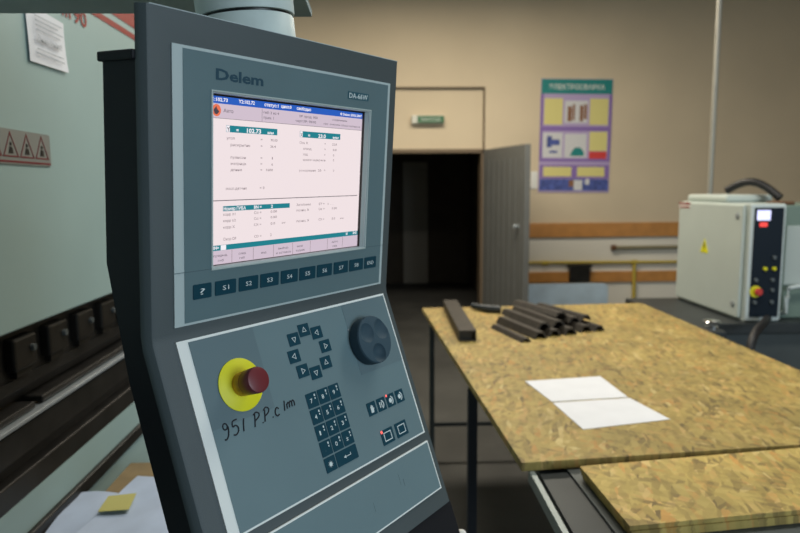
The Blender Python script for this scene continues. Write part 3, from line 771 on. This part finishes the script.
T_ = [('угол', 68.9, 79.7, 90.6), ('=', 117.5, 120.3, 90.3), ('90.00', 132.7, 143.4, 90.3), ('раскрытие', 74.3, 101.8, 97.8), ('=', 117.5, 120.3, 97.6), ('36.4', 132.4, 140.9, 97.7), ('пуансон', 74.4, 95.9, 111.4), ('=', 117.5, 120.3, 111.2), ('1', 135.2, 136.4, 111.2), ('матрица', 74.5, 96, 118.3), ('=', 117.5, 120.3, 118), ('6', 134.5, 136.8, 118.4), ('длина', 74.5, 90.1, 125.1), ('=', 117.5, 120.3, 125), ('1600', 126.5, 136.9, 125), ('посл.датчик', 68.1, 98, 145.9), ('= 0', 117, 124.2, 145.8),
      ('Ось X', 180, 194.7, 91.2), ('=', 224.5, 227.2, 91), ('22.8', 239.5, 248.2, 91.2), ('отвод', 186.5, 201, 98.3), ('=', 224.5, 227.2, 98), ('0.0', 241, 248, 98.3), ('ход', 186.3, 194.6, 105.2), ('=', 224.5, 227.2, 105), ('0', 241.6, 243.6, 105.2), ('время задержки', 186.6, 227.1, 111.8, 2.6), ('0', 241.6, 243.6, 111.6), ('ускорение', 180.2, 210.3, 125, 2.6), ('20', 214, 220, 125), ('=', 225, 227.6, 124.8), ('0', 242.4, 244.4, 125),
      ('корр α1', 64.7, 81.4, 174.6), ('Cα =', 108.8, 120, 174.6), ('0.00', 134.4, 144.6, 174.4), ('корр α2', 64.7, 82, 181.7), ('Cα =', 108.8, 120, 181.5), ('0.00', 134.5, 144.6, 181.2), ('корр X', 64.8, 80.9, 189), ('CX =', 108.8, 120, 188.8), ('0.0', 134.7, 142, 188.8), ('мм', 153, 158.9, 188.7, 2.4), ('Скор DF', 64.8, 83.1, 202.6, 3.2), ('CD =', 109.3, 120.6, 202.6), ('2', 134.4, 136.6, 202.6, 3.4),
      ('Заготовка', 177.2, 202.2, 167.9), ('ST =', 217.4, 228.5, 168.2), ('1 . .', 234.6, 245, 168.6, 2.6), ('позиц. R', 177.5, 199.9, 174.8), ('Gα =', 217.4, 228.5, 174.8), ('0.00', 242.6, 252.3, 175), ('позиц. X', 177.9, 200.5, 188.4), ('CX =', 217.6, 228.6, 188.6), ('0.0', 243.2, 249.6, 188.7), ('мм', 260.2, 267.4, 188.8, 2.2)]
stext(T_, 'page_lettering', 'scr_grey', bold=.006)
stext([('предыд.', 51.4, 70.8, 220.1), ('гиб', 57.7, 65.5, 225.8), ('след.', 86.5, 97.9, 220.5), ('гиб', 88, 95.6, 225.8), ('вид', 120.5, 128.7, 222.8), ('выбор', 148, 164.6, 220.3), ('и вставка', 144.7, 169.1, 225.8), ('все', 180, 190, 220.3), ('коррек', 178.5, 194, 225.8), ('авто', 244.8, 257, 220.3), ('ход', 246, 255, 225.8)], 'softkey_lettering', 'scr_dark', h=2.6)
# thick lettering and model plate
b = bm_new(); text_into(b, 'Delem', .0522, -.0287, .1178, .0114, 0.029, None, .0031); cpart('logo_lettering', b, 'logo', up_)
b = bm_new(); add_prism(b, rrect(.2638, .3062, -.0290, -.0195, .0006), .0028, .0032); mp_ = cpart('model_plate', b, 'mplate', up_)
b = bm_new(); text_into(b, 'DA-66W', .2660, -.0276, .3040, .0066, .012, None, .0034); cpart('model_lettering', b, 'legend', up_)
# function keys
keys = [('?', .0224, .0463), ('S1', .0512, .0805), ('S2', .0847, .1136), ('S3', .1172, .1465), ('S4', .1504, .1792), ('S5', .1824, .2113), ('S6', .2146, .2433), ('S7', .2475, .2763), ('S8', .2797, .3091), ('END', .3126, .3390)]
for s_, x0, x1 in keys:
    b = bm_new(); add_prism(b, rrect(x0, x1, -.2640, -.2474, .0014), .0028, .0036); k = cpart('function_key', b, 'key', con)
    hw = {1: .0032, 2: .0044, 3: .0070}[len(s_)]; c = (x0+x1)/2; h = .0072 if s_ == '?' else .0054
    b = bm_new(); text_into(b, s_, c-hw, -.2557-h/2, c+hw, h, .0, None, .0038); cpart('legend', b, 'legend', k)

# --- lower panel
def lbox(x0, x1, w0, w1, z0, z1, bm=None):
    bm = bm or bm_new(); add_box(bm, x0, x1, -w1, -w0, z0, z1); return bm
b = lbox(0, .3597, .0045, .2207, 0, .0022); lp = cpart('keypad_panel', b, 'rimw', low=True, label='white rim around the keypad panel')
cpart('film', lbox(.0140, .3566, .0075, .2183, .0022, .0028), 'film2', lp, low=True)
cpart('film_patch', lbox(.0140, .1030, .0075, .1065, .0028, .0031), 'film3', lp, low=True)
cpart('film_patch', lbox(.2620, .3566, .0075, .1080, .0028, .0031), 'film3', lp, low=True)
b = lbox(0, .3597, .2330, .3050, 0, .0022); bp_ = cpart('blank_panel', b, 'rimw', low=True, label='white rim around the blank lower panel')
cpart('film', lbox(.0100, .3572, .2352, .3028, .0022, .0028), 'film2', bp_, low=True)
b = bm_new()
for x, w_, l, s_ in ((.283, .262, .010, .0008), (.276, .252, .016, .0005), (.215, .268, .012, .0004)): add_box(b, x, x+s_, -w_-l, -w_, .0028, .0029)
cpart('scratch', b, 'seam', bp_, low=True)
# emergency stop
def lath(prof, x, w_, name, m, parent, seg=48, label=None):
    bb = bm_new(); add_lathe(bb, prof, seg=seg, mtx=Matrix.Translation((x, -w_, 0))); return cpart(name, bb, m, parent, low=True, sm=True, label=label)
es = lath([(0, .0031), (.0300, .0031), (.0304, .0036), (.0304, .0043), (.0298, .0047), (0, .0047)], .065, .0685, 'emergency_stop', 'yellow', con, label='yellow disc of the emergency stop')
lath([(.0115, .0047), (.0135, .0052), (.0138, .011), (.0135, .016), (.0120, .018), (.0115, .024)], .065, .0685, 'stop_collar', 'brass', es, label='worn golden collar')
lath([(.0118, .016), (.0135, .0165), (.0142, .018), (.0150, .034), (.0142, .0365), (.012, .0372), (0, .0376)], .065, .0685, 'stop_cap', 'maroon', es, label='dark red push cap')
# jog dial
dl_ = lath([(0, .0031), (.0325, .0031), (.0335, .0045), (.0340, .008), (.0340, .0195), (.0330, .0215), (.0315, .022), (0, .022)], .290, .066, 'jog_dial', 'dial', con, seg=64, label='dark blue grey rotary dial')
# three finger scoops carved into the dial's face
cut = []
for (px_, pw_, rr, dp) in ((.2765, .0545, .022, .0050), (.3080, .0545, .024, .0050), (.2900, .0860, .016, .0075)):
    cc = bm_new(); bmesh.ops.create_uvsphere(cc, u_segments=32, v_segments=20, radius=rr)
    for v in cc.verts: v.co = LOW @ (v.co+Vector((px_, -pw_, .022+rr-dp)))
    cut.append(cc)
carve(dl_, cut); smooth(dl_, 25)
b = bm_new(); add_lathe(b, [(0, .0034), (.0015, .0034), (.0015, .0028)], seg=12, mtx=Matrix.Translation((.262, -.043, 0))); cpart('screw', b, 'steel', lp, low=True)
# direction keys
dirs = [(.1818, .0272, 'up'), (.2025, .0347, 'left'), (.2108, .0548, 'right'), (.2036, .0757, 'upright'), (.1815, .0838, 'down'), (.1609, .0765, 'right'), (.1537, .0560, 'left'), (.1609, .0352, 'down')]
ar = {'up': PI/2, 'left': PI, 'right': 0, 'down': -PI/2, 'upright': PI/2}
for x, w_, d in dirs:
    b = bm_new(); add_prism(b, rrect(x-.0093, x+.0093, -w_-.0080, -w_+.0080, .0007), .0028, .0035); k = cpart('direction_key', b, 'key', con, low=True)
    bb = bm_new(); a0 = ar[d]; R1, R2 = .0046, .0031
    for q in range(3):
        t1, t2 = a0+q*2*PI/3, a0+(q+1)*2*PI/3
        P_ = lambda r_, t_: (x+r_*math.cos(t_)*(.95), -w_+r_*math.sin(t_))
        add_prism(bb, [P_(R1, t1), P_(R1, t2), P_(R2, t2), P_(R2, t1)], .0035, .0037)
    cpart('arrow_legend', bb, 'legend', k, low=True)
# number keys
rows = [['7', '8', '9'], ['4', '5', '6'], ['1', '2', '3'], ['.', '0', '±']]
for r_, row in enumerate(rows):
    for c_, ch in enumerate(row):
        x0 = .1532+.0206*c_; w0 = .1055+.0206*r_
        b = bm_new(); add_prism(b, rrect(x0, x0+.0188, -w0-.0186, -w0, .0008), .0028, .0035); k = cpart('number_key', b, 'key', con, low=True)
        b = bm_new(); hh = .0055 if ch != '.' else .006; text_into(b, ch, x0+.0065-(.0012 if ch != '.' else -.001), -w0-.0125, x0+.0065+(.0028 if ch not in '.1' else .0012), hh, .012, None, .0037)
        add_box(b, x0+.0135, x0+.0155, -w0-.0055, -w0-.0028, .0035, .0037); add_box(b, x0+.0138, x0+.0152, -w0-.0092, -w0-.0070, .0035, .0037)
        cpart('legend', b, 'legend', k, low=True)
b = bm_new(); add_prism(b, rrect(.1532, .1720, -.2058, -.1879, .0008), .0028, .0035); k = cpart('number_key', b, 'key', con, low=True)
b = bm_new(); add_lathe(b, [(0, .0037), (.0028, .0037), (.0028, .0035)], seg=8, mtx=Matrix.Translation((.1626, -.197, 0)))
for q in range(8):
    a = q*PI/4; add_box(b, .1626+.0036*math.cos(a)-.0004, .1626+.0036*math.cos(a)+.0004, -.197+.0036*math.sin(a)-.0004, -.197+.0036*math.sin(a)+.0004, .0035, .0037)
cpart('legend', b, 'legend', k, low=True)
b = bm_new(); add_prism(b, rrect(.1738, .2132, -.2058, -.1879, .0008), .0028, .0035); k = cpart('enter_key', b, 'key', con, low=True)
b = bm_new(); add_box(b, .190, .2005, -.1978, -.1970, .0035, .0037); add_box(b, .1997, .2005, -.1970, -.1945, .0035, .0037); add_prism(b, [(.187, -.1974), (.1912, -.1995), (.1912, -.1953)], .0035, .0037)
cpart('legend', b, 'legend', k, low=True)
# mode keys: hand, single arrow, double arrow, cycle
x0s = (.2540, .2754, .2968, .3182)
for i, x0 in enumerate(x0s):
    b = bm_new(); add_prism(b, rrect(x0, x0+.0176, -.1648, -.1468, .0008), .0028, .0035); k = cpart('mode_key', b, 'key', con, low=True)
    b = bm_new(); cx_, cy_ = x0+.0088, -.1560
    if i == 0:
        add_prism(b, rrect(cx_-.0028, cx_+.0028, cy_-.0055, cy_+.0012, .0012), .0035, .0037)
        for q, (dx, l) in enumerate(((-.0022, .0036), (-.0007, .0048), (.0008, .0046), (.0023, .0034))): add_box(b, cx_+dx-.0006, cx_+dx+.0006, cy_+.0008, cy_+l, .0035, .0037)
        add_prism(b, [(cx_+.0026, cy_-.003), (cx_+.0045, cy_+.0002), (cx_+.0037, cy_+.0010), (cx_+.0024, cy_-.001)], .0035, .0037)
    else:
        if i == 1: add_box(b, cx_-.0045, cx_-.003, cy_-.004, cy_+.004, .0035, .0037); add_box(b, cx_-.001, cx_+.0006, cy_-.0035, cy_+.0035, .0035, .0037)
        else: add_prism(b, [(cx_-.0014+.0033*math.cos(q*PI/8), cy_+.0034*math.sin(q*PI/8)) for q in range(16)], .0035, .0037)
        n_ = 8
        for q in range(n_):
            t1, t2 = -1.25+2.5*q/n_, -1.25+2.5*(q+1)/n_
            P_ = lambda r_, t_: (cx_-.0014+r_*math.cos(t_)*1., cy_+r_*math.sin(t_))
            add_prism(b, [P_(.0064, t1), P_(.0064, t2), P_(.0048, t2), P_(.0048, t1)], .0035, .0037)
    cpart('legend', b, 'legend', k, low=True)
    if i == 2:
        b = bm_new(); add_lathe(b, [(0, .0044), (.0013, .0042), (.0018, .0035)], seg=12, mtx=Matrix.Translation((x0+.0012, -.1478, 0))); cpart('indicator_light', b, 'led', k, low=True)
for i, x0 in enumerate((.2652, .2970)):
    b = bm_new(); add_prism(b, rrect(x0, x0+.0258, -.2095, -.1893, .0008), .0028, .0035); k = cpart('start_key', b, 'key', con, low=True)
    b = bm_new(); frame_poly(b, (x0+.0050, x0+.0212, -.2055, -.1932), (x0+.0062, x0+.0200, -.2043, -.1944), .0035, .0037)
    cpart('legend', b, 'legend', k, low=True)
    if i == 0:
        b = bm_new(); add_lathe(b, [(0, .0045), (.0016, .0043), (.0022, .0035)], seg=12, mtx=Matrix.Translation((x0+.0022, -.1912, 0))); cpart('indicator_light', b, 'led', k, low=True)
# handwritten marker note "951 P.P.c 1mm"
strokes = [
    [(33.5, 108), (32.5, 104.5), (29.5, 103.5), (27.5, 106), (28.5, 109.5), (31.5, 110), (33.7, 107.5), (33.5, 112), (31.5, 117.5), (28.5, 120.5), (26, 120)],
    [(47, 103.5), (41, 104.5), (40, 110), (44, 109.5), (46.5, 112.5), (45.5, 117), (41.5, 119.5), (38.5, 118.5)],
    [(56.5, 105.5), (54.5, 111), (52.5, 119)],
    [(72.5, 105.5), (70.5, 113), (68.5, 119.5)], [(70, 106), (75, 104), (78.5, 106.5), (77, 110), (71.5, 112.5)],
    [(80.5, 117.5), (81, 118.3)],
    [(87.5, 104.5), (86, 111), (84, 118)], [(85.5, 105), (90, 102.5), (93.5, 105), (92, 109), (87, 111.5)],
    [(96.5, 116), (97, 116.8)],
    [(108, 109.5), (105.5, 107.5), (102.5, 110), (101.5, 114), (103.5, 117), (107, 116)],
    [(119, 103), (117.5, 108.5), (116, 114.5)],
    [(121.5, 107.5), (120.8, 113.5)], [(121.5, 109), (124, 106.5), (125.2, 108.5), (124.6, 113)], [(125.2, 108.5), (128, 106), (129.4, 108), (128.8, 113)], [(129.4, 108), (132, 106), (133.4, 108.5), (133, 113)],
]
b = bm_new()
for st in strokes:
    pts = []
    P4 = [Vector((x_/1000, -y_/1000)) for x_, y_ in st]
    for i in range(len(P4)-1):
        a = P4[max(i-1, 0)]; p = P4[i]; q = P4[i+1]; d = P4[min(i+2, len(P4)-1)]
        for k in range(4):
            t_ = k/4; pts.append(.5*((2*p)+(q-a)*t_+(2*a-5*p+4*q-d)*t_*t_+(3*p-a-3*q+d)*t_**3))
    pts.append(P4[-1])
    add_tube(b, [(p.x, p.y, .0031) for p in pts], .00085, 6)
cpart('handwriting', b, 'ink', lp, low=True, label='black marker handwriting')
# small pale knob under the right end of the panel
b = bm_new(); add_lathe(b, [(0, -.004), (.004, -.004), (.004, .008), (.007, .010), (.009, .016), (.007, .021), (0, .022)], seg=24, mtx=Matrix.Translation((.381, -.392, -.018)) @ Matrix.Rotation(PI/2, 4, 'Y'))
cpart('side_knob', b, 'white', low=True, sm=True, label='small pale knob')

# ------------------------------------------------------------------ swing arm carrying the console
sa = thing('swing_arm', 'grey swing arm above the console with pale round swivel collar', 'machine arm', (MX, .95, 1.79))
b = bm_new(); mm = WC @ TCx
add_lathe(b, [(0, .0623), (.060, .0623), (.0607, .064), (.0607, .24), (0, .24)], seg=64, mtx=mm); obj('upper_collar', b, 'collar', sa, sm=True)
b = bm_new(); add_box(b, MX+.001, -.15, .905, 1.03, 1.8175, 1.93, .004); obj('arm_beam', b, 'armp', sa)
b = bm_new(); add_box(b, -.22, -.098, .87, 1.035, 1.8155, 1.826, .001); obj('end_plate', b, 'armp', sa)

# ------------------------------------------------------------------ light
def area(name, loc, tgt, sx_, sy_, power, col):
    l = bpy.data.lights.new(name, 'AREA'); l.shape = 'RECTANGLE'; l.size = sx_; l.size_y = sy_; l.energy = power; l.color = col
    o = bpy.data.objects.new(name, l); COL.objects.link(o); o.location = loc
    d = Vector(tgt)-Vector(loc); o.rotation_euler = d.to_track_quat('-Z', 'Y').to_euler(); return o
area('ceiling_lamp_far', (.5, 5.0, 3.62), (.5, 5.0, 0), 2.4, .5, 122, (1, .9, .74))
area('ceiling_lamp_near', (1.3, 2.2, 3.62), (1.3, 2.2, 0), 2.5, .5, 62, (1, .96, .88))
area('window_light', (3.6, -2.2, 2.3), (-.2, 1.2, 1.3), 2.2, 1.8, 115, (.74, .89, 1))
w = bpy.data.worlds.new('world'); SC.world = w; w.use_nodes = True
w.node_tree.nodes['Background'].inputs['Color'].default_value = (.6, .72, .85, 1)
w.node_tree.nodes['Background'].inputs['Strength'].default_value = .2
SC.view_settings.view_transform = 'Standard'; SC.view_settings.look = 'None'
SC.view_settings.exposure = 0; SC.view_settings.gamma = 1; SC.view_settings.use_curve_mapping = False
